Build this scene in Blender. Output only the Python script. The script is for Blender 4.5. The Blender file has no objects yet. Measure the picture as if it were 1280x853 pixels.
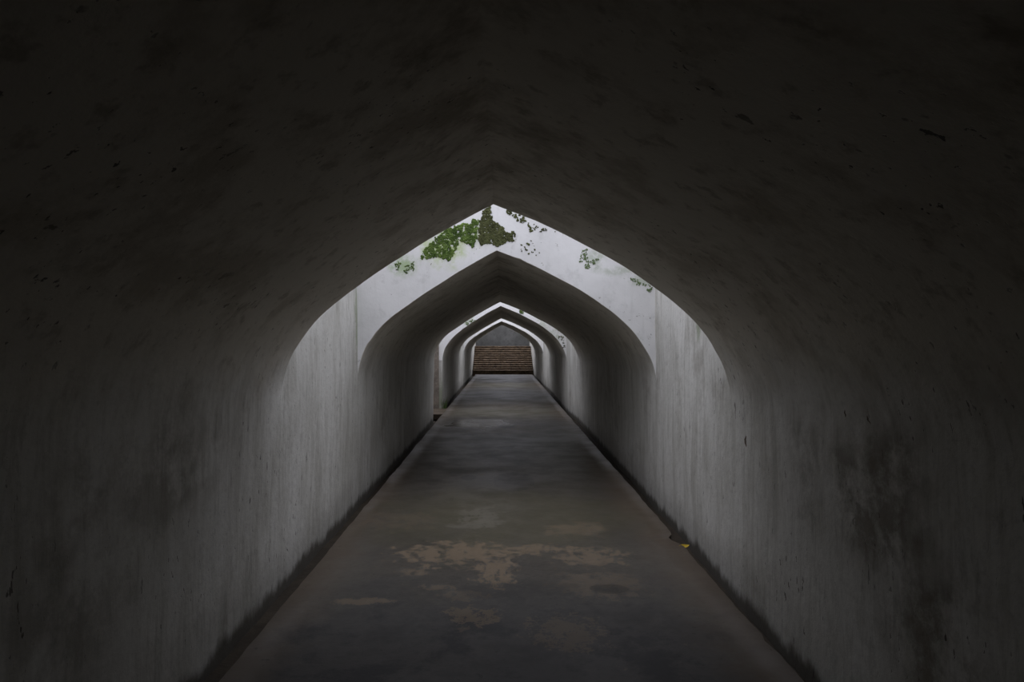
import bpy, bmesh, math, random
from mathutils import Vector, noise

SC = bpy.context.scene
COL = SC.collection
random.seed(7)

# ------------------------------------------------------------------ camera
F_PX = 853.0                       # focal length in pixels of the 1280x853 frame
EYE = 1.6
cd = bpy.data.cameras.new('camera')
cam = bpy.data.objects.new('camera', cd)
COL.objects.link(cam)
cam.location = (0, 0, EYE)
cam.rotation_euler = (math.radians(90), 0, 0)
cd.sensor_width = 36.0
cd.lens = 36.0 * F_PX / 1280.0
cd.shift_x = 11.0 / 1280.0
cd.shift_y = 5.0 / 1280.0
cd.clip_start = 0.05
SC.camera = cam

# ------------------------------------------------------------------ light: overcast sky
SKY = 1.32
w = bpy.data.worlds.new('overcast_sky')
SC.world = w
w.use_nodes = True
bg = w.node_tree.nodes['Background']
bg.inputs['Color'].default_value = (0.87, 0.885, 1.0, 1)
# standard overcast luminance: three times brighter overhead than at the horizon, everywhere
_nt = w.node_tree
_tc = _nt.nodes.new('ShaderNodeTexCoord')
_sx = _nt.nodes.new('ShaderNodeSeparateXYZ')
_nt.links.new(_tc.outputs['Generated'], _sx.inputs[0])
_cl = _nt.nodes.new('ShaderNodeMapRange')
_cl.inputs['From Min'].default_value = 0.0
_cl.inputs['From Max'].default_value = 1.0
_cl.inputs['To Min'].default_value = SKY / 3.0
_cl.inputs['To Max'].default_value = SKY
_nt.links.new(_sx.outputs['Z'], _cl.inputs['Value'])
_nt.links.new(_cl.outputs['Result'], bg.inputs['Strength'])

vs = SC.view_settings
vs.view_transform = 'Standard'
vs.look = 'None'
vs.gamma = 1.0
vs.use_curve_mapping = False
vs.exposure = 1.0
SC.cycles.use_denoising = True
SC.cycles.max_bounces = 8
SC.cycles.diffuse_bounces = 6
SC.cycles.sample_clamp_indirect = 6.0


# ------------------------------------------------------------------ node helper
class G:
    """small builder for a procedural material"""
    def __init__(self, name):
        self.cache = {}
        self.m = bpy.data.materials.new(name)
        self.m.use_nodes = True
        self.t = self.m.node_tree
        self.t.nodes.clear()
        self.out = self.t.nodes.new('ShaderNodeOutputMaterial')
        self.b = self.t.nodes.new('ShaderNodeBsdfPrincipled')
        self.t.links.new(self.b.outputs[0], self.out.inputs[0])
        self.pos = self.t.nodes.new('ShaderNodeNewGeometry').outputs['Position']

    def _in(self, sock, v):
        if isinstance(v, bpy.types.NodeSocket):
            self.t.links.new(v, sock)
        else:
            sock.default_value = v

    def mapped(self, scale, loc=(0, 0, 0)):
        n = self.t.nodes.new('ShaderNodeMapping')
        self._in(n.inputs['Vector'], self.pos)
        n.inputs['Scale'].default_value = scale
        n.inputs['Location'].default_value = loc
        return n.outputs[0]

    def noise(self, scale, detail=4, rough=0.55, vec=None, dist=0.0):
        key = (scale, detail, rough, dist)
        if vec is None and key in self.cache:
            return self.cache[key]
        n = self.t.nodes.new('ShaderNodeTexNoise')
        n.inputs['Scale'].default_value = scale
        n.inputs['Detail'].default_value = detail
        n.inputs['Roughness'].default_value = rough
        n.inputs['Distortion'].default_value = dist
        self._in(n.inputs['Vector'], vec if vec is not None else self.pos)
        if vec is None:
            self.cache[key] = n.outputs['Fac']
        return n.outputs['Fac']

    def musgrave_cells(self, scale, vec=None):
        n = self.t.nodes.new('ShaderNodeTexVoronoi')
        n.inputs['Scale'].default_value = scale
        self._in(n.inputs['Vector'], vec if vec is not None else self.pos)
        return n.outputs['Distance']

    def step(self, v, a, b, lo=0.0, hi=1.0, smooth=True):
        n = self.t.nodes.new('ShaderNodeMapRange')
        n.interpolation_type = 'SMOOTHSTEP' if smooth else 'LINEAR'
        self._in(n.inputs['Value'], v)
        n.inputs['From Min'].default_value = a
        n.inputs['From Max'].default_value = b
        n.inputs['To Min'].default_value = lo
        n.inputs['To Max'].default_value = hi
        return n.outputs['Result']

    def math(self, op, a, b=0.0, c=None):
        n = self.t.nodes.new('ShaderNodeMath')
        n.operation = op
        self._in(n.inputs[0], a)
        self._in(n.inputs[1], b)
        if c is not None:
            self._in(n.inputs[2], c)
        return n.outputs[0]

    def mul(self, a, b):
        return self.math('MULTIPLY', a, b)

    def mix(self, fac, a, b):
        n = self.t.nodes.new('ShaderNodeMix')
        n.data_type = 'RGBA'
        self._in(n.inputs['Factor'], fac)
        ca = [s for s in n.inputs if s.type == 'RGBA']
        for s, v in zip(ca, (a, b)):
            self._in(s, v if isinstance(v, bpy.types.NodeSocket) else (*v, 1))
        return [o for o in n.outputs if o.type == 'RGBA'][0]

    def xyz(self):
        n = self.t.nodes.new('ShaderNodeSeparateXYZ')
        self._in(n.inputs[0], self.pos)
        return n.outputs

    def blob(self, x, y, z, rx, ry, rz, edge=0.5, wobble=0.35, nscale=3.0, nrough=0.65):
        """1 inside a ragged ellipsoid round a spot, 0 outside"""
        v = self.t.nodes.new('ShaderNodeVectorMath')
        v.operation = 'SUBTRACT'
        self._in(v.inputs[0], self.pos)
        v.inputs[1].default_value = (x, y, z)
        d = self.t.nodes.new('ShaderNodeVectorMath')
        d.operation = 'DIVIDE'
        self._in(d.inputs[0], v.outputs[0])
        d.inputs[1].default_value = (rx, ry, rz)
        l = self.t.nodes.new('ShaderNodeVectorMath')
        l.operation = 'LENGTH'
        self._in(l.inputs[0], d.outputs[0])
        wob = self.math('MULTIPLY_ADD', self.noise(nscale, 6, nrough), wobble * 4, -wobble * 2)
        r = self.math('ADD', l.outputs['Value'], wob)
        return self.step(r, 1.0 - edge, 1.0, 1.0, 0.0)

    def finish(self, color, rough=0.8, bump=None, strength=0.3, distance=0.02, spec=0.3):
        self._in(self.b.inputs['Base Color'], color)
        self._in(self.b.inputs['Roughness'], rough)
        self.b.inputs['Specular IOR Level'].default_value = spec
        if bump is not None:
            n = self.t.nodes.new('ShaderNodeBump')
            n.inputs['Strength'].default_value = strength
            n.inputs['Distance'].default_value = distance
            self._in(n.inputs['Height'], bump)
            self.t.links.new(n.outputs[0], self.b.inputs['Normal'])
        return self.m


# ------------------------------------------------------------------ materials
SPRING_Z = 1.23
SLOPE = 0.00528                     # the walkway rises very slightly along the tunnel


def plaster(name, vault):
    g = G(name)
    x, y, z = g.xyz()
    zz = g.math('SUBTRACT', z, g.mul(y, SLOPE))
    col = g.mix(g.step(g.noise(0.9, 4), 0.35, 0.7), (0.69, 0.68, 0.64), (0.56, 0.55, 0.505))
    # rain streaks
    st = g.noise(1.0, 6, 0.65, g.mapped((5, 5, 0.9)), 0.4)
    col = g.mix(g.mul(g.step(st, 0.44, 0.68), 0.55), col, (0.36, 0.345, 0.295))
    fine = g.noise(1.0, 5, 0.7, g.mapped((22, 22, 3.0)), 0.6)
    fine = g.mul(g.step(fine, 0.46, 0.72), g.step(g.noise(1.7, 6, 0.7), 0.36, 0.6, 0.15, 1.0))
    col = g.mix(g.mul(fine, 0.55), col, (0.27, 0.26, 0.225))
    grit = g.step(g.noise(24.0, 5, 0.75), 0.50, 0.68)
    col = g.mix(g.mul(grit, 0.28), col, (0.30, 0.285, 0.25))
    # blotches of brown damp
    bl = g.mul(g.step(g.noise(1.7, 6, 0.7), 0.54, 0.72), 0.5)
    col = g.mix(bl, col, (0.25, 0.225, 0.185))
    fl = g.step(g.noise(1.0, 3, 0.6, g.mapped((30, 30, 11))), 0.655, 0.70)
    fl = g.mul(fl, g.step(g.noise(1.3, 2), 0.42, 0.6))
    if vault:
        # browner smears and flaking over the vault, fading out ragged towards the springing
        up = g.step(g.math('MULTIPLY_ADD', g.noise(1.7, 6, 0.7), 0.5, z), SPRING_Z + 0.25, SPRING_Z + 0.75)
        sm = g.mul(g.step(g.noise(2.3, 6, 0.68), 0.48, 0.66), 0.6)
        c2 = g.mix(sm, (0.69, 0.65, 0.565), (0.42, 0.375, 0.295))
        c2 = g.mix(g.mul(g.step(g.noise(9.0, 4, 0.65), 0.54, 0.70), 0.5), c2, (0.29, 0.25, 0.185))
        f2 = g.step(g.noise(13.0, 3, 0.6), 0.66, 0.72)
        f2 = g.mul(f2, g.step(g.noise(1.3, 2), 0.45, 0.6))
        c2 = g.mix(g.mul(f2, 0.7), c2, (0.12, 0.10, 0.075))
        # browner, darker line along the crown
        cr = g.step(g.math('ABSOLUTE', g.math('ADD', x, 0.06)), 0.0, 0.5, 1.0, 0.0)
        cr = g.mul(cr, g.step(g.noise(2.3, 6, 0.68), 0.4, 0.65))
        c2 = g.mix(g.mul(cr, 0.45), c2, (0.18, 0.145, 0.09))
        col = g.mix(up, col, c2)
    else:
        # green algae film below the light wells
        for (bx, by, bz, rx, ry, rz) in ((1.54, 5.42, 1.72, 0.4, 0.10, 0.12), (-1.5, 6.95, 1.9, 0.3, 0.13, 0.5),
                                         (-1.5, 16.4, 0.35, 0.5, 0.5, 0.5)):
            bb = g.blob(bx, by, bz, rx, ry, rz, 0.8, 0.4, 9.0)
            col = g.mix(g.mul(bb, 0.55), col, (0.16, 0.21, 0.09))
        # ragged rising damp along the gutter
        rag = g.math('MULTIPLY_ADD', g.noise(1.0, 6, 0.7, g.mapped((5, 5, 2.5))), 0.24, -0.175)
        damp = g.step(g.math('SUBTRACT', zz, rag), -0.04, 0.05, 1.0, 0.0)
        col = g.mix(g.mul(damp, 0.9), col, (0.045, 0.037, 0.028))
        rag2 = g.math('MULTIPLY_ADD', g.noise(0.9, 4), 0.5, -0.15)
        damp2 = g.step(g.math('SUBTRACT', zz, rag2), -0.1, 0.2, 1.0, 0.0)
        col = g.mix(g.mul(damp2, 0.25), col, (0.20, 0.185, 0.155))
    # brown damp stain on the near right wall, brown darkening on the near left
    for (bx, by, bz, rx, ry, rz, f) in (
            (1.54, 2.85, 0.95, 0.5, 0.55, 0.5, 0.75), (1.54, 2.45, 0.5, 0.5, 0.45, 0.5, 0.75),
            (1.54, 3.5, 1.0, 0.5, 0.3, 0.45, 0.45),
            (-1.51, 3.1, 1.05, 0.5, 0.8, 0.45, 0.5), (-1.51, 2.4, 0.6, 0.5, 0.5, 0.6, 0.45)):
        bb = g.blob(bx, by, bz, rx, ry, rz, 0.8, 0.4, 3.0)
        bb = g.mul(bb, g.step(g.noise(5.0, 6, 0.7), 0.36, 0.6))
        col = g.mix(g.mul(bb, f), col, (0.16, 0.135, 0.10))
    col = g.mix(g.mul(fl, 0.85), col, (0.075, 0.06, 0.05))
    bump = g.math('ADD', g.noise(14, 5, 0.6), g.mul(fl, -1.2))
    bump = g.math('ADD', bump, g.mul(g.noise(2.5, 3), 2.0))
    return g.finish(col, 0.82, bump, 0.35, 0.012, 0.25)


def face_plaster(name, hi, lo):
    g = G(name)
    col = g.mix(g.step(g.noise(1.6, 5, 0.6), 0.35, 0.7), hi, lo)
    st = g.noise(1.0, 4, 0.6, g.mapped((16, 16, 1.2)))
    col = g.mix(g.mul(g.step(st, 0.56, 0.75), 0.22), col, (0.48, 0.48, 0.45))
    bl = g.mul(g.step(g.noise(5.0, 6, 0.7), 0.54, 0.68), 0.32)
    col = g.mix(bl, col, (0.45, 0.45, 0.43))
    fl = g.step(g.noise(26.0, 3, 0.6), 0.665, 0.70)
    fl = g.mul(fl, g.step(g.noise(2.0, 3), 0.46, 0.62))
    col = g.mix(g.mul(fl, 0.8), col, (0.16, 0.15, 0.11))
    # pale algae halo round the moss
    for (bx, bz, rx, rz, f, c) in ((-0.60, 2.60, 0.36, 0.26, 0.95, (0.42, 0.52, 0.20)),
                                   (-1.02, 2.41, 0.24, 0.15, 0.9, (0.36, 0.46, 0.26)),
                                   (-0.30, 2.74, 0.30, 0.18, 0.5, (0.40, 0.46, 0.22)),
                                   (0.95, 2.49, 0.14, 0.16, 0.55, (0.30, 0.37, 0.24)),
                                   (1.20, 2.36, 0.30, 0.07, 0.5, (0.34, 0.40, 0.28)),
                                   (1.42, 2.26, 0.16, 0.08, 0.5, (0.30, 0.37, 0.24))):
        bb = g.blob(bx, 6.98, bz, rx, 0.6, rz, 0.8, 0.3, 7.0)
        bb = g.mul(bb, g.step(g.noise(11.0, 5, 0.7), 0.34, 0.58))
        col = g.mix(g.mul(bb, f), col, c)
    for (bx, bz, rx, rz, f) in ((-0.85, 2.2, 0.25, 0.18, 0.7), (1.1, 2.0, 0.75, 0.5, 0.5)):
        bb = g.blob(bx, 16.4, bz, rx, 0.6, rz, 0.8, 0.3, 5.0)
        bb = g.mul(bb, g.step(g.noise(8.0, 5, 0.7), 0.38, 0.6))
        col = g.mix(g.mul(bb, f), col, (0.36, 0.42, 0.25))
    bump = g.math('ADD', g.noise(18, 5, 0.6), g.mul(fl, -1.0))
    return g.finish(col, 0.85, bump, 0.25, 0.01, 0.2)


def floor_screed():
    g = G('worn_cement_floor')
    n_big, n_mid = g.noise(0.55, 5, 0.6), g.noise(2.2, 6, 0.7)
    col = g.mix(g.step(n_big, 0.35, 0.65), (0.075, 0.067, 0.056), (0.105, 0.094, 0.077))
    col = g.mix(g.mul(g.step(n_mid, 0.42, 0.62), 0.6), col, (0.050, 0.046, 0.041))
    col = g.mix(g.mul(g.step(g.noise(7.0, 6, 0.72), 0.45, 0.62), 0.45), col, (0.105, 0.094, 0.078))
    col = g.mix(g.mul(g.step(g.noise(30.0, 4, 0.7), 0.5, 0.7), 0.45), col, (0.040, 0.036, 0.032))
    # olive algae under the light wells
    for (by, ry) in ((6.3, 1.7), (15.5, 1.6), (25.0, 2.0)):
        ob = g.blob(0.0, by, 0, 1.7, ry, 3.0, 0.7, 0.3, 1.6)
        col = g.mix(g.mul(ob, 0.5), col, (0.105, 0.094, 0.052))
    # cooler, darker floor colour near the camera
    nb = g.blob(0.0, 2.9, 0, 2.2, 1.9, 3.0, 0.5, 0.25, 1.6)
    nb = g.mul(nb, g.step(n_mid, 0.36, 0.52, 1.0, 0.55))
    col = g.mix(g.mul(nb, 0.85), col, (0.036, 0.036, 0.038))
    # rusty margins along both drains
    x, y, z = g.xyz()
    mg = g.step(g.math('ADD', g.math('ABSOLUTE', x), g.mul(n_mid, 0.6)), 1.25, 1.65)
    col = g.mix(g.mul(mg, 0.55), col, (0.125, 0.092, 0.062))
    # bare tan patches where the skin has worn off
    hi = g.noise(13.0, 7, 0.78, g.mapped((1, 0.6, 1)))
    pit = g.step(hi, 0.43, 0.47)
    tan = None
    for (bx, by, rx, ry, f) in ((-0.37, 5.16, 0.40, 0.28, 1.0), (-0.06, 4.78, 0.13, 0.36, 1.0), (0.20, 5.24, 0.30, 0.13, 0.9),
                                (0.63, 5.07, 0.26, 0.22, 0.75), (-0.17, 3.98, 0.14, 0.14, 0.6), (-0.88, 4.2, 0.17, 0.06, 0.7),
                                (0.35, 3.76, 0.20, 0.24, 0.4), (0.64, 4.5, 0.30, 0.22, 0.4), (0.62, 5.8, 0.26, 0.22, 0.55),
                                (-0.62, 4.75, 0.10, 0.08, 0.7), (-0.45, 4.45, 0.12, 0.06, 0.6), (-0.22, 4.3, 0.16, 0.08, 0.4),
                                (0.0, 12.4, 0.8, 0.6, 0.35), (-0.9, 6.1, 0.3, 0.3, 0.3), (0.1, 17.5, 0.9, 1.2, 0.45)):
        b = g.mul(g.blob(bx, by, 0, rx, ry, 3.0, 0.12, 1.1, 11.0, 0.75), f)
        tan = b if tan is None else g.math('MAXIMUM', tan, b)
    tan = g.mul(tan, pit)
    rt = g.step(g.noise(1.9, 6, 0.75, g.mapped((1, 1, 1), (2.0, 9.0, 0))), 0.64, 0.66)
    tan = g.math('MAXIMUM', tan, g.mul(rt, 0.35))
    col = g.mix(g.mul(tan, 0.9), col, (0.20, 0.152, 0.10))
    # pale scuffs
    pale = g.blob(-0.22, 6.2, 0, 0.26, 0.5, 3.0, 0.4, 0.6, 6.5)
    col = g.mix(g.mul(g.mul(pale, pit), 0.45), col, (0.20, 0.185, 0.15))
    # dark damp patches and mended spots
    wet = None
    for (bx, by, rx, ry, e, wv, f) in ((-0.41, 8.03, 0.10, 0.17, 0.1, 0.2, 0.75), (0.05, 10.28, 0.15, 0.16, 0.1, 0.35, 1.0),
                                       (0.16, 10.75, 0.14, 0.10, 0.1, 0.5, 0.9), (0.12, 7.8, 0.24, 0.55, 0.1, 0.15, 0.5),
                                       (0.2, 9.1, 0.10, 0.5, 0.6, 0.3, 0.4), (0.05, 12.9, 0.18, 0.35, 0.1, 0.6, 0.8),
                                       (0.68, 4.42, 0.13, 0.09, 0.1, 0.15, 0.6), (0.1, 4.4, 0.5, 0.18, 0.4, 0.4, 0.4),
                                       (0.1, 3.3, 0.35, 0.35, 0.6, 0.4, 0.5), (-0.6, 10.6, 0.4, 0.2, 0.4, 0.6, 0.4),
                                       (0.0, 21.5, 0.9, 0.7, 0.4, 0.4, 0.5), (0.0, 30.0, 1.2, 1.6, 0.5, 0.3, 0.5)):
        b = g.mul(g.blob(bx, by, 0, rx, ry, 3.0, e, wv, 4.5), f)
        wet = b if wet is None else g.math('MAXIMUM', wet, b)
    col = g.mix(g.mul(wet, 0.8), col, (0.022, 0.020, 0.018))
    sp = g.step(g.noise(24.0, 3, 0.6), 0.68, 0.72)
    col = g.mix(g.mul(sp, 0.6), col, (0.025, 0.022, 0.02))
    rough = g.step(g.noise(1.1, 5, 0.65), 0.35, 0.7, 0.34, 0.54)
    film = g.blob(-0.5, 13.3, 0, 0.75, 1.1, 3.0, 0.4, 0.3, 1.6)
    rough = g.math('SUBTRACT', rough, g.mul(film, 0.2))
    rough = g.math('ADD', rough, g.mul(nb, 0.38))
    rough = g.math('ADD', rough, g.mul(tan, 0.15))
    bump = g.math('ADD', g.noise(7.0, 6, 0.72), g.mul(tan, -0.4))
    bump = g.math('ADD', bump, g.mul(g.noise(30.0, 4, 0.7), 0.4))
    return g.finish(col, rough, bump, 0.3, 0.008, 0.3)


def simple(name, a, b, scale, rough=0.85, bump=0.4, dist=0.015, spec=0.25, extra=None):
    g = G(name)
    col = g.mix(g.step(g.noise(scale, 6, 0.65), 0.34, 0.66), a, b)
    if extra:
        col = g.mix(g.mul(g.step(g.noise(scale * 3.1, 5, 0.7), 0.5, 0.66), 0.7), col, extra)
    return g.finish(col, rough, g.noise(scale * 5, 5, 0.65), bump, dist, spec)


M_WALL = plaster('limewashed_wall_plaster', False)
M_VAULT = plaster('brown_smeared_vault_plaster', True)
M_FACE = face_plaster('white_arch_face_plaster', (0.76, 0.755, 0.745), (0.66, 0.655, 0.645))
M_FACE_BRIGHT = face_plaster('brightened_arch_face_plaster', (0.89, 0.885, 0.87), (0.84, 0.83, 0.81))  # far arch faces: their stronger daylight is put into a lighter plaster colour
M_FLOOR = floor_screed()
M_EDGE = simple('rough_slab_edge', (0.09, 0.075, 0.06), (0.05, 0.043, 0.036), 4)
M_DRAIN = simple('silted_drain_bed', (0.035, 0.028, 0.02), (0.06, 0.048, 0.034), 3.5)
M_STONE = simple('bare_masonry', (0.26, 0.22, 0.18), (0.17, 0.145, 0.12), 5, extra=(0.33, 0.30, 0.26))
M_STEP = simple('weathered_stair_stone', (0.20, 0.145, 0.095), (0.075, 0.055, 0.038), 5.0, extra=(0.05, 0.038, 0.029))
M_BACK = simple('dark_grey_plaster', (0.135, 0.135, 0.13), (0.095, 0.095, 0.09), 1.5, extra=(0.07, 0.07, 0.066))  # mottled dark grey for the far wall
M_ROOF = simple('mossy_roof_render', (0.32, 0.31, 0.28), (0.20, 0.21, 0.15), 1.2)
M_MOSS_G = simple('bright_green_moss', (0.12, 0.18, 0.04), (0.04, 0.07, 0.016), 9, 0.9, 0.6, 0.01, 0.15, (0.20, 0.29, 0.08))
M_MOSS_O = simple('olive_moss', (0.095, 0.105, 0.042), (0.045, 0.048, 0.02), 14, 0.9, 0.6, 0.01, 0.15, (0.15, 0.155, 0.07))
M_MOSS_P = simple('dry_grey_green_moss', (0.19, 0.25, 0.13), (0.12, 0.17, 0.07), 20, 0.9, 0.6, 0.01, 0.15)
M_GRASS = simple('grass_blade', (0.09, 0.15, 0.035), (0.05, 0.09, 0.02), 8, 0.6, 0.1)
M_LEAF_Y = simple('yellow_leaf', (0.62, 0.45, 0.03), (0.45, 0.30, 0.02), 30, 0.6, 0.2)
M_FLAKE = simple('soot_backed_plaster_flake', (0.17, 0.13, 0.10), (0.24, 0.19, 0.15), 25, 0.85, 0.4)

# ------------------------------------------------------------------ geometry helpers


def obj(name, bm, mats, parent=None, smooth=False, kind=None, label=None, cat=None, group=None):
    me = bpy.data.meshes.new(name)
    bm.normal_update()
    bm.to_mesh(me)
    bm.free()
    for m in (mats if isinstance(mats, (list, tuple)) else [mats]):
        me.materials.append(m)
    if smooth:
        me.polygons.foreach_set('use_smooth', [True] * len(me.polygons))
    o = bpy.data.objects.new(name, me)
    COL.objects.link(o)
    if parent:
        o.parent = parent
    if kind:
        o['kind'] = kind
    if label:
        o['label'] = label
    if cat:
        o['category'] = cat
    if group:
        o['group'] = group
    return o


def grid(bm, nu, nv, fn, mat=0, flip=False):
    vs_ = [[bm.verts.new(fn(i, j)) for j in range(nv + 1)] for i in range(nu + 1)]
    for i in range(nu):
        for j in range(nv):
            q = [vs_[i][j], vs_[i + 1][j], vs_[i + 1][j + 1], vs_[i][j + 1]]
            if flip:
                q.reverse()
            f = bm.faces.new(q)
            f.material_index = mat
            f.smooth = True
    return vs_


def quad(bm, pts, mat=0):
    f = bm.faces.new([bm.verts.new(p) for p in pts])
    f.material_index = mat
    return f


def box(bm, x0, x1, y0, y1, z0, z1, mat=0):
    p = [(x0, y0, z0), (x1, y0, z0), (x1, y1, z0), (x0, y1, z0), (x0, y0, z1), (x1, y0, z1), (x1, y1, z1), (x0, y1, z1)]
    v = [bm.verts.new(q) for q in p]
    for a in ((0, 3, 2, 1), (4, 5, 6, 7), (0, 1, 5, 4), (1, 2, 6, 5), (2, 3, 7, 6), (3, 0, 4, 7)):
        bm.faces.new([v[k] for k in a]).material_index = mat


def wob(x, y, z):
    """uneven hand plastered surface, metres"""
    return (0.012 * noise.noise(Vector((x * 0.9, y * 0.9, z * 0.9)))
            + 0.006 * noise.noise(Vector((x * 3.1 + 4, y * 3.1, z * 3.1))))


# ------------------------------------------------------------------ the tunnel's plan
K = 3.05 / 559.0
# depth, left wall, right wall, crown above eye level
ST = [(-7.0, -1.511, 1.539, 0.962), (4.654, -1.511, 1.539, 0.962), (6.98, -1.489, 1.56, 0.961),
      (14.6, -1.48, 1.609, 0.916), (16.4, -1.461, 1.527, 0.936), (23.6, -1.51, 1.596, 0.918),
      (26.3, -1.526, 1.54, 0.922), (33.0, -1.524, 1.52, 0.963), (41.0, -1.64, 1.56, 0.963)]
SPRING = EYE - 67.5 * K
SHAFT = 3.15                          # rim of the light wells
THICK = 0.55
LEFT = [(-276.94, -67.5), (-276.6, -58), (-275.2, -47), (-271.5, -32.2), (-265, -13.4), (-253, 6.5), (-235, 30), (-212, 51),
        (-183, 72), (-149, 95.5), (-118, 115.5), (-85.7, 135.6), (-55, 153), (-29, 167.5), (-12, 176.3)]
RIGHT = [(-12, 176.3), (20, 163.8), (51, 150.1), (78, 137.2), (103.3, 124), (133, 107.6), (161, 91), (190.5, 70.5), (208, 56.8), (230.4, 36.5),
         (247.3, 17.5), (263.2, -7.9), (273.5, -28.5), (279.8, -49), (281.7, -60), (282.07, -67.5)]


def catmull(pts, n):
    out = []
    P = [pts[0]] + pts + [pts[-1]]
    for i in range(1, len(P) - 2):
        for k in range(n):
            t = k / n
            q = []
            for c in (0, 1):
                a, b, d, e = P[i - 1][c], P[i][c], P[i + 1][c], P[i + 2][c]
                q.append(0.5 * (2 * b + (d - a) * t + (2 * a - 5 * b + 4 * d - e) * t * t + (3 * b - a - 3 * d + e) * t ** 3))
            out.append(tuple(q))
    out.append(pts[-1])
    return out


PL, PR = catmull(LEFT, 3), catmull(RIGHT, 3)
PROFILE = PL + PR[1:]                # from the left springing over the crown to the right
APEX = len(PL) - 1


def at_depth(d):
    for a, b in zip(ST, ST[1:]):
        if d <= b[0] or b is ST[-1]:
            t = (d - a[0]) / (b[0] - a[0])
            return tuple(a[k] + (b[k] - a[k]) * t for k in (1, 2, 3))


def profile_at(d, grow=0.0):
    """arch outline at depth d as (x, z); grow opens it outwards, for a worn arris"""
    l, r, top = at_depth(d)
    out = []
    for (px, pz) in PROFILE:
        x = px * K
        x = x * (l / -1.511) if x < 0 else x * (r / 1.539)
        z = pz * K
        z = z * (top / 0.962) if z > 0 else z
        out.append(Vector((x, z + EYE)))
    if out:
        res = []
        for i, p in enumerate(out):
            a = out[max(i - 1, 0)]
            b = out[min(i + 1, len(out) - 1)]
            t = (b - a).normalized()
            nrm = Vector((-t.y, t.x))            # outwards (up over the crown)
            if i in (0, len(out) - 1):
                nrm = Vector((-1 if i == 0 else 1, 0))
            o = wob(p.x, d, p.y) + grow
            res.append(p + nrm * o)
        out = res
    return out


# ------------------------------------------------------------------ vaults (each a solid block with the arch cut through it)
def vault(name, d0, d1, label, SHAFT=SHAFT, face=M_FACE):
    bm = bmesh.new()
    n = max(6, int((d1 - d0) / 0.12))
    ds = [d0, d0 + 0.003, d0 + 0.02] + [d0 + 0.02 + (d1 - d0 - 0.04) * k / n for k in range(1, n)] + [d1 - 0.02, d1 - 0.003, d1]
    gr = [0.004, 0.001, 0.0] + [0.0] * (n - 1) + [0.0, 0.001, 0.004]
    rings = []
    for k, (d, g_) in enumerate(zip(ds, gr)):
        if k in (0, 1, len(ds) - 1, len(ds) - 2):     # chipped arris
            pr = profile_at(d, g_)
            pr = [p + Vector((0, 0.03 * max(0.0, noise.noise(Vector((p.x * 9, p.y * 9, round(d, 1)))) - 0.28))) for p in pr]
        else:
            pr = profile_at(d, g_)
        rings.append([Vector((p.x, d, p.y)) for p in pr])
    vv = [[bm.verts.new(p) for p in r] for r in rings]
    m = len(PROFILE)
    for i in range(len(ds) - 1):
        for j in range(m - 1):
            f = bm.faces.new((vv[i][j], vv[i + 1][j], vv[i + 1][j + 1], vv[i][j + 1]))
            f.smooth = True
    # keep the ridge of the pointed crown crisp
    for i in range(len(ds) - 1):
        e = bm.edges.get((vv[i][APEX], vv[i + 1][APEX]))
        if e:
            e.smooth = False
    # end faces, from the arch up to the rim of the light well
    for end, idx in ((d0, 0), (d1, len(ds) - 1)):
        l, r, _ = at_depth(end)
        cols = [Vector((l - THICK, end, SPRING))] + rings[idx] + [Vector((r + THICK, end, SPRING))]
        for a, b in zip(cols, cols[1:]):
            q = [(a.x, end, a.z), (b.x, end, b.z), (b.x, end, SHAFT), (a.x, end, SHAFT)]
            if idx:
                q.reverse()
            if abs(a.x - b.x) > 1e-5:
                quad(bm, q, 1)
    l0, r0, _ = at_depth(d0)
    l1, r1, _ = at_depth(d1)
    T = THICK
    quad(bm, [(l0 - T, d0, SHAFT), (r0 + T, d0, SHAFT), (r1 + T, d1, SHAFT), (l1 - T, d1, SHAFT)], 2)
    quad(bm, [(l0 - T, d0, SPRING), (l0 - T, d0, SHAFT), (l1 - T, d1, SHAFT), (l1 - T, d1, SPRING)], 2)
    quad(bm, [(r0 + T, d0, SPRING), (r1 + T, d1, SPRING), (r1 + T, d1, SHAFT), (r0 + T, d0, SHAFT)], 2)
    return obj(name, bm, [M_VAULT, face, M_ROOF], kind='structure', label=label)


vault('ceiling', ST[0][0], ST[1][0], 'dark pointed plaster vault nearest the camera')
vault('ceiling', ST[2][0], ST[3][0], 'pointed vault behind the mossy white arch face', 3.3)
vault('ceiling', ST[4][0], ST[5][0], 'third pointed vault, beyond the second light well', 2.75, M_FACE_BRIGHT)
vault('ceiling', ST[6][0], ST[7][0], 'furthest pointed vault, before the stairs', 2.75, M_FACE_BRIGHT)


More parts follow.
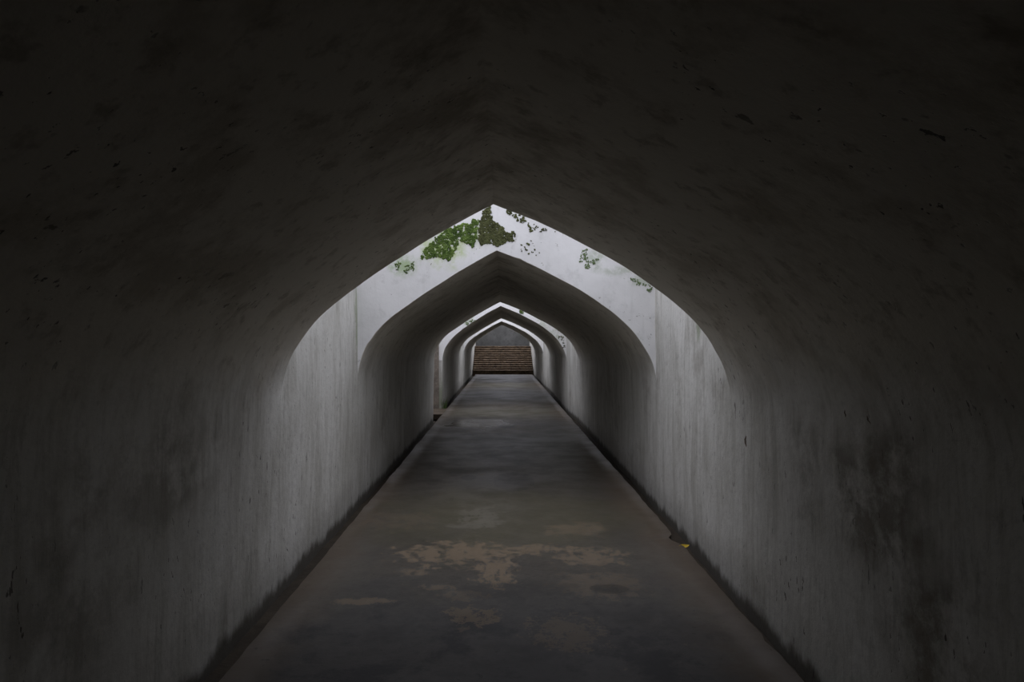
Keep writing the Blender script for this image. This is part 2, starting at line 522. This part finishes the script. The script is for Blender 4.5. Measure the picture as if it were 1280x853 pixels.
# ------------------------------------------------------------------ side walls
def wall_piece(bm, side, d0, d1, top, bottom=-0.25, ends=(False, False)):
    nu = max(2, int((d1 - d0) / 0.14))
    nlow = 11
    nv = nlow + (max(4, int((top - SPRING) / 0.14)) if top > SPRING else 0)

    def fn(i, j):
        d = d0 + (d1 - d0) * i / nu
        z = bottom + (SPRING - bottom) * j / nlow if j <= nlow else SPRING + (top - SPRING) * (j - nlow) / (nv - nlow)
        l, r, _ = at_depth(d)
        x = l if side < 0 else r
        if z < SPRING:                       # the foot leans out a little
            x += side * 0.02 * (SPRING - z) / SPRING
        return (x + side * wob(x, d, z), d, z)
    vv = grid(bm, nu, nv, fn, flip=(side < 0))
    out = [[bm.verts.new((v.co.x + side * THICK, v.co.y, v.co.z)) for v in (col[0], col[-1])] for col in vv]
    for i in range(nu):
        quad(bm, [out[i][k].co.copy() for k in (0, 1)] + [out[i + 1][k].co.copy() for k in (1, 0)])
        if top > SPRING:
            quad(bm, [vv[i][-1].co.copy(), vv[i + 1][-1].co.copy(), out[i + 1][1].co.copy(), out[i][1].co.copy()])
    for i, want in ((0, ends[0]), (nu, ends[1])):
        if want:
            for j in range(nv):
                p, q = vv[i][j], vv[i][j + 1]
                bm.faces.new([bm.verts.new(c) for c in (p.co, q.co, (out[i][0].co.x, q.co.y, q.co.z), (out[i][0].co.x, p.co.y, p.co.z))])
    for pair in out:
        for v in pair:
            bm.verts.remove(v)
    return vv


bm = bmesh.new()
wall_piece(bm, -1, ST[0][0], ST[1][0], SPRING)
wall_piece(bm, -1, ST[1][0], ST[2][0], 3.2)
wall_piece(bm, -1, ST[2][0], ST[3][0], SPRING, ends=(False, True))
wall_piece(bm, -1, ST[4][0], ST[5][0], SPRING, ends=(True, False))
wall_piece(bm, -1, ST[5][0], ST[6][0], 2.75)
wall_piece(bm, -1, ST[6][0], ST[7][0], SPRING)
wall_piece(bm, -1, ST[7][0], ST[8][0], SHAFT)
bmesh.ops.remove_doubles(bm, verts=[v for v in bm.verts if v.link_faces and all(f.smooth for f in v.link_faces)], dist=0.0005)
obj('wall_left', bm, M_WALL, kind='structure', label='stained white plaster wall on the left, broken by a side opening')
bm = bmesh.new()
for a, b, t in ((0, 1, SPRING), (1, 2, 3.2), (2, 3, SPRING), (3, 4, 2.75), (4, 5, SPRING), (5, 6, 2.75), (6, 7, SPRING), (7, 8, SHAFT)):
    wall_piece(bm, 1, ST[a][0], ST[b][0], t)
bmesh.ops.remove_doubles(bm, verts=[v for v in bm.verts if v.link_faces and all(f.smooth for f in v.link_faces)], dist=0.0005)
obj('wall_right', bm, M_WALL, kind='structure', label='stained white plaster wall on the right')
bm = bmesh.new()
box(bm, -2.1, 2.1, ST[0][0] - 0.4, ST[0][0], -0.3, SHAFT)
obj('wall_back', bm, M_VAULT, kind='structure', label='end wall of the tunnel behind the camera')

# side opening in the second light well
bm = bmesh.new()
box(bm, -5.0, -1.545, 16.375, 16.9, -0.25, 2.75)
obj('wall_side_passage_far', bm, M_STONE, kind='structure', label='bare rough masonry wall seen through the left side opening')
bm = bmesh.new()
box(bm, -5.0, -2.03, 14.1, 14.6, -0.25, 2.75)
obj('wall_side_passage_near', bm, M_STONE, kind='structure', label='near wall of the left side opening')
bm = bmesh.new()
box(bm, -5.4, -5.0, 14.1, 16.9, -0.25, 2.75)
obj('wall_side_passage_end', bm, M_STONE, kind='structure', label='end wall of the left side opening')

# ------------------------------------------------------------------ floor slab and gutters
SL, SR = -1.336, 1.408
END = 33.0


def edge_x(side, d):
    x = SL if side < 0 else SR
    x += 0.012 * noise.noise(Vector((d * 1.3, side * 5.0, 0))) + 0.010 * noise.noise(Vector((d * 6.0, side * 9.0, 2)))
    if side > 0:                              # broken notch by the yellow leaf
        t = (d - 5.52) / 0.14
        if abs(t) < 1:
            x -= 0.075 * (1 - t * t) * (0.8 + 0.4 * noise.noise(Vector((d * 22, 0, 0))))
        t = (d - 3.62) / 0.1
        if abs(t) < 1:
            x -= 0.02 * (1 - t * t)
    return x


bm = bmesh.new()
nd = 500
nx = 14


def fl(i, j):
    # finer steps near the camera
    d = -7.0 + (END + 7.0) * i / nd
    a, b = edge_x(-1, d), edge_x(1, d)
    x = a + (b - a) * j / nx
    z = d * SLOPE + 0.006 * noise.noise(Vector((x * 0.8, d * 0.8, 3)))
    return (x, d, z)


vv = grid(bm, nd, nx, fl)
for j in (0, nx):
    for i in range(nd):
        a, b = vv[i][j], vv[i + 1][j]
        c = bm.verts.new((b.co.x, b.co.y, -0.3))
        e = bm.verts.new((a.co.x, a.co.y, -0.3))
        f = bm.faces.new((a, b, c, e) if j == 0 else (b, a, e, c))
        f.material_index = 1
quad(bm, [tuple(vv[nd][0].co), tuple(vv[nd][nx].co), (SR, END, -0.3), (SL, END, -0.3)], 1)
obj('floor', bm, [M_FLOOR, M_EDGE], kind='structure', label='worn cement walkway with tan bare patches')

for side, a0, b0, nm in ((-1, -1.75, SL + 0.05, 'left'), (1, SR - 0.05, 1.8, 'right')):
    bm = bmesh.new()

    def dr(i, j, a0=a0, b0=b0):
        d = -7.0 + 48.0 * i / 200
        x = a0 + (b0 - a0) * j / 6
        return (x, d, d * SLOPE - 0.15 + 0.02 * noise.noise(Vector((x * 4, d * 2, 0))))
    grid(bm, 200, 6, dr)
    obj('drain_channel_' + nm, bm, M_DRAIN, smooth=True, kind='structure', label='silted drain channel along the %s wall' % nm)

bm = bmesh.new()
z0 = 15.6 * SLOPE
box(bm, -5.0, SL + 0.004, 14.95, 16.4, z0 - 0.12, z0 - 0.004)
obj('floor_side_bridge', bm, M_FLOOR, kind='structure', label='cement threshold slab bridging the left drain into the side opening')
bm = bmesh.new()
box(bm, -5.0, -1.7, 14.6, 16.4, -0.3, z0 - 0.13)
obj('floor_side_passage', bm, M_EDGE, kind='structure', label='earth floor of the left side opening')
bm = bmesh.new()
box(bm, -2.2, 2.2, END, 41.4, -0.35, -0.1)
obj('floor_stair_hall', bm, M_DRAIN, kind='structure', label='dark sunken floor in front of the stairs')

# ------------------------------------------------------------------ stairs at the far end
root = bpy.data.objects.new('staircase', None)
COL.objects.link(root)
root.location = (0, 34.3, -0.1)
root['label'] = 'weathered brown staircase climbing at the far end of the tunnel'
root['category'] = 'stairs'
NST = 12
for k in range(NST):
    d = 34.3 + 0.34 * k
    ypx = 462.8 + (432.9 - 462.8) * k / (NST - 1)
    zt = EYE + (431.5 - ypx) / F_PX * d
    run = 0.34 if k < NST - 1 else 2.0
    bm = bmesh.new()
    l, r, _ = at_depth(d)
    n = 22

    def nose(i, j, d=d, zt=zt, l=l, r=r, k=k, run=run):
        x = l + 0.02 + (r - l - 0.04) * i / n
        amp = 0.6 + 0.12 * k
        w1 = amp * (0.022 * noise.noise(Vector((x * 3, k * 7.3, 0))) + 0.014 * noise.noise(Vector((x * 9, k * 3.1, 5))))
        pts = [(x, d + 0.03, -0.1), (x, d + 0.012 + w1, zt - 0.045 + w1 * 0.4), (x, d - 0.01 + w1, zt - 0.035 + w1 * 0.4),
               (x, d + w1, zt - 0.006 + w1 * 0.6), (x, d + 0.02 + w1, zt + w1 * 0.5), (x, d + run + 0.04, zt)]
        return pts[j]
    grid(bm, n, 5, nose)
    for p in (l + 0.02, r - 0.02):
        quad(bm, [(p, d + 0.03, -0.1), (p, d + run, -0.1), (p, d + run, zt), (p, d + 0.02, zt)])
    o = obj('step', bm, M_STEP)
    o.parent = root
    o.matrix_parent_inverse = root.matrix_world.inverted()
    o.location = (0, -34.3, 0.1)
    o.matrix_parent_inverse.identity()

bm = bmesh.new()
box(bm, -2.3, 2.3, 40.6, 41.2, -0.2, SHAFT)
obj('wall_far', bm, M_BACK, kind='structure', label='dark grey plaster wall closing the tunnel above the stairs')

# ------------------------------------------------------------------ moss on the arch faces
def inside(poly, x, y):
    c = False
    j = len(poly) - 1
    for i in range(len(poly)):
        xi, yi = poly[i]
        xj, yj = poly[j]
        if (yi > y) != (yj > y) and x < (xj - xi) * (y - yi) / (yj - yi) + xi:
            c = not c
        j = i
    return c


TUFT = []
_t = bmesh.new()
bmesh.ops.create_icosphere(_t, subdivisions=1, radius=1.0)
TV = [v.co.copy() for v in _t.verts]
TF = [[v.index for v in f.verts] for f in _t.faces]
_t.free()


def moss(poly_px, depth, mat, label, n, size=(1.0, 2.4), thr=-0.15, nsc=0.16, group=None, kind=None, seed=1):
    """a cushion of small lumps; poly in frame pixels on an arch face at this depth, turned into metres on that wall"""
    rnd = random.Random(seed)
    k = depth / F_PX
    xs = [p[0] for p in poly_px]
    ys = [p[1] for p in poly_px]
    cx, cy = (min(xs) + max(xs)) / 2, (min(ys) + max(ys)) / 2
    bm = bmesh.new()
    base = Vector(((cx - 629) * k, depth, EYE + (431.5 - cy) * k))
    c = 0
    tries = 0
    while c < n and tries < n * 60:
        tries += 1
        x = rnd.uniform(min(xs), max(xs))
        y = rnd.uniform(min(ys), max(ys))
        jx = 3.0 * noise.noise(Vector((x * 0.2, y * 0.2, seed + 20))) + 1.5 * noise.noise(Vector((x * 0.6, y * 0.6, seed + 21)))
        jy = 3.0 * noise.noise(Vector((x * 0.2, y * 0.2, seed + 30))) + 1.5 * noise.noise(Vector((x * 0.6, y * 0.6, seed + 31)))
        if not inside(poly_px, x + jx, y + jy):
            continue
        nv = noise.noise(Vector((x * nsc, y * nsc, seed))) + 0.5 * noise.noise(Vector((x * nsc * 2.7, y * nsc * 2.7, seed + 9)))
        if nv < thr:
            continue
        c += 1
        s = rnd.uniform(*size) * k
        ctr = Vector(((x - cx) * k, -0.002, (cy - y) * k))
        sx, sy, sz = s * rnd.uniform(0.7, 1.3), s * rnd.uniform(0.35, 0.8), s * rnd.uniform(0.7, 1.3)
        ang = rnd.uniform(0, 6.28)
        ca, sa = math.cos(ang), math.sin(ang)
        vs2 = []
        for v in TV:
            q = v * rnd.uniform(0.75, 1.2)
            px, py, pz = q.x * sx, q.y * sy, q.z * sz
            vs2.append(bm.verts.new((ctr.x + px * ca - pz * sa, min(ctr.y + py, 0.004), ctr.z + px * sa + pz * ca)))
        for f in TF:
            bm.faces.new([vs2[i] for i in f])
    o = obj('moss_patch', bm, mat, smooth=True, label=label, cat='moss', group=group, kind=kind)
    o.location = base
    return o


D2, D4 = ST[2][0], ST[4][0]
moss([(525, 324), (528, 315), (536, 308), (543, 300), (550, 293), (560, 286), (570, 281), (580, 279), (588, 282), (591, 275), (598, 274),
      (599, 282), (597, 292), (595, 300), (591, 310), (587, 306), (580, 303), (572, 300), (570, 312), (566, 320), (560, 328), (553, 323),
      (543, 323), (533, 324)], D2, M_MOSS_G, 'bright green moss patch left of the crown on the white arch face', 2400, (0.4, 1.5), thr=-0.3, nsc=0.22, seed=3)
moss([(601, 270), (607, 262), (613, 257), (614, 270), (617, 276), (624, 281), (630, 286), (634, 291), (643, 290), (644, 301), (640, 303),
      (634, 302), (627, 306), (621, 309), (614, 303), (606, 305), (602, 308), (599, 300), (598, 290)], D2, M_MOSS_O,
     'dark olive moss patch hanging just below the crown, above the second arch', 2300, (0.4, 1.5), thr=-0.42, nsc=0.25, seed=5)
moss([(489, 330), (500, 328), (505, 333), (518, 327), (519, 336), (513, 342), (503, 338), (494, 338)], D2, M_MOSS_G,
     'thin outlying tufts of green moss at the lower left of the bright patch', 150, (0.3, 1.0), 0.05, kind='stuff', seed=8)
moss([(633, 262), (642, 266), (656, 271), (659, 278), (654, 279), (646, 275), (640, 273), (633, 266)], D2, M_MOSS_O,
     'small olive moss strip right of the crown under the near vault', 170, (0.4, 1.2), 0.0, kind='stuff', seed=11)
moss([(660, 278), (668, 281), (674, 284), (682, 286), (697, 290), (697, 293), (680, 290), (668, 290), (660, 285)], D2, M_MOSS_O,
     'row of dark moss specks along the near vault edge, right of the olive strip', 40, (0.6, 1.5), 0.05, nsc=0.3, kind='stuff', seed=14)
moss([(653, 300), (668, 303), (676, 318), (664, 322), (650, 312)], D2, M_MOSS_O,
     'scattered moss specks on the white arch face below the olive strip', 22, (0.6, 1.4), 0.25, nsc=0.3, kind='stuff', seed=17)
moss([(727, 313), (734, 310), (735, 326), (745, 322), (749, 326), (740, 331), (735, 338), (727, 331), (724, 328)], D2, M_MOSS_P,
     'grey green moss drip midway up the right side of the white arch face', 180, (0.3, 1.1), -0.05, kind='stuff', seed=20)
moss([(786, 344), (797, 349), (808, 357), (817, 361), (813, 366), (803, 359), (790, 351)], D2, M_MOSS_P,
     'grey green moss strip at the right end of the white arch face', 150, (0.3, 1.0), -0.1, kind='stuff', seed=23)
moss([(646, 387), (654, 388), (656, 393), (650, 393)], D4, M_MOSS_G, 'tiny moss clump right of the crown of the third arch', 45,
     (0.5, 1.1), -0.4, seed=26)
moss([(696, 413), (703, 420), (707, 432), (705, 437), (700, 424)], D4, M_MOSS_O, 'small dark moss streak at the right haunch of the third arch', 40,
     (0.4, 0.9), -0.1, kind='stuff', seed=29)
moss([(582, 404), (592, 398), (594, 401), (584, 408)], D4, M_MOSS_P, 'pale moss streak at the left haunch of the third arch', 40,
     (0.4, 0.9), -0.2, kind='stuff', seed=32)

# tuft of grass at the foot of the third arch
root = bpy.data.objects.new('grass_tuft', None)
COL.objects.link(root)
root.location = (-1.41, 16.33, 0.082)
root['label'] = 'green grass tuft at the foot of the third arch beside the left drain'
root['category'] = 'grass'
rnd = random.Random(4)
for k in range(16):
    bm = bmesh.new()
    hgt = rnd.uniform(0.14, 0.34)
    lean = Vector((rnd.uniform(-0.05, 0.05), rnd.uniform(-0.05, 0.02), 0))
    bx = Vector((rnd.uniform(-0.06, 0.06), rnd.uniform(-0.04, 0.03), 0))
    prev = None
    for s in range(5):
        t = s / 4
        c = bx + lean * t * t * 1.4 + Vector((0, 0, hgt * t))
        wd = 0.009 * (1 - t) + 0.001
        ring = [bm.verts.new(c + Vector((math.cos(a) * wd, math.sin(a) * wd * 0.35, 0))) for a in (0, 2.1, 4.2)]
        if prev:
            for q in range(3):
                bm.faces.new((prev[q], prev[(q + 1) % 3], ring[(q + 1) % 3], ring[q]))
        prev = ring
    obj('blade', bm, M_GRASS, root, smooth=True)


# ------------------------------------------------------------------ leaves and flakes
def leaf(name, loc, size, rot, mat, label, curl=0.25, stem=True, tilt=0.0):
    root = bpy.data.objects.new(name, None)
    COL.objects.link(root)
    root.location = loc
    root.rotation_euler = (tilt, 0, rot)
    root['label'] = label
    root['category'] = 'leaf'
    bm = bmesh.new()
    nu, nv = 10, 4

    def fn(i, j, sgn):
        t = i / nu
        wd = math.sin(math.pi * t ** 0.8) * 0.28 * size + 0.002
        s = (j / nv - 0.5) * 2
        x = (t - 0.5) * size
        y = s * wd
        z = curl * size * ((t - 0.5) ** 2 * 1.6 + 0.5 * abs(s) * math.sin(math.pi * t) * 0.6) + 0.004 + 0.0012 * sgn
        return (x, y, z)
    grid(bm, nu, nv, lambda i, j: fn(i, j, 1))
    grid(bm, nu, nv, lambda i, j: fn(i, j, -1), flip=True)
    obj('blade', bm, mat, root, smooth=True)
    if stem:
        bm = bmesh.new()
        a = Vector((-0.5 * size, 0, 0.006 + curl * size * 0.4))
        prev = None
        for s in range(4):
            c = a + Vector((-0.12 * size * s, 0.02 * size * s * s, -0.002 * s))
            ring = [bm.verts.new(c + Vector((0, math.cos(q) * 0.0022, math.sin(q) * 0.0022))) for q in (0, 2.1, 4.2)]
            if prev:
                for q in range(3):
                    bm.faces.new((prev[q], prev[(q + 1) % 3], ring[(q + 1) % 3], ring[q]))
            prev = ring
        obj('stem', bm, mat, root, smooth=True)
    return root


def on_floor(px, py):
    d = F_PX * EYE / (py - 427.0)
    return Vector(((px - 629.0) / F_PX * d, d, d * SLOPE))


p = on_floor(857, 682)
leaf('fallen_leaf', (1.42, p.y, p.z - 0.02), 0.085, 0.35, M_LEAF_Y, 'curled yellow leaf on the broken edge of the right drain', 0.5, True, 0.2)


def flake(px, py, hgt, wid, label, bend, seed):
    """a curled scale of plaster coming off the right wall"""
    rnd = random.Random(seed)
    d = F_PX * 1.545 / (px - 629.0)
    z = EYE + (431.5 - py) / F_PX * d
    bm = bmesh.new()
    n = 8

    def fn(i, j, back):
        t = i / n
        s = j / 3 - 0.5
        wd = wid * (0.35 + math.sin(math.pi * min(1, t * 0.9 + 0.1)) * 0.8)
        y = bend * math.sin(t * 2.6) + s * wd + 0.003 * math.sin(seed + i * 2.1)
        lift = 0.003 + 0.006 * (s + 0.5) * math.sin(math.pi * t)
        return (-lift + (0.003 if back else 0), y, (t - 0.5) * hgt)
    grid(bm, n, 3, lambda i, j: fn(i, j, False))
    grid(bm, n, 3, lambda i, j: fn(i, j, True), flip=True)
    o = obj('plaster_flake', bm, M_FLAKE, smooth=True, label=label, cat='plaster flake')
    l, r, _ = at_depth(d)
    o.location = (r + wob(r, d, z) + 0.02 * max(0, SPRING - z) / SPRING, d, z)
    return o


flake(1062, 515, 0.05, 0.006, 'narrow upright dark plaster flake on the near right wall', 0.0, 1)
flake(1094, 524, 0.045, 0.005, 'hooked dark plaster flake on the near right wall, right of the upright one', 0.02, 2)
flake(932, 552, 0.07, 0.010, 'dark peeling plaster flake on the right wall under the near vault edge', 0.012, 3)
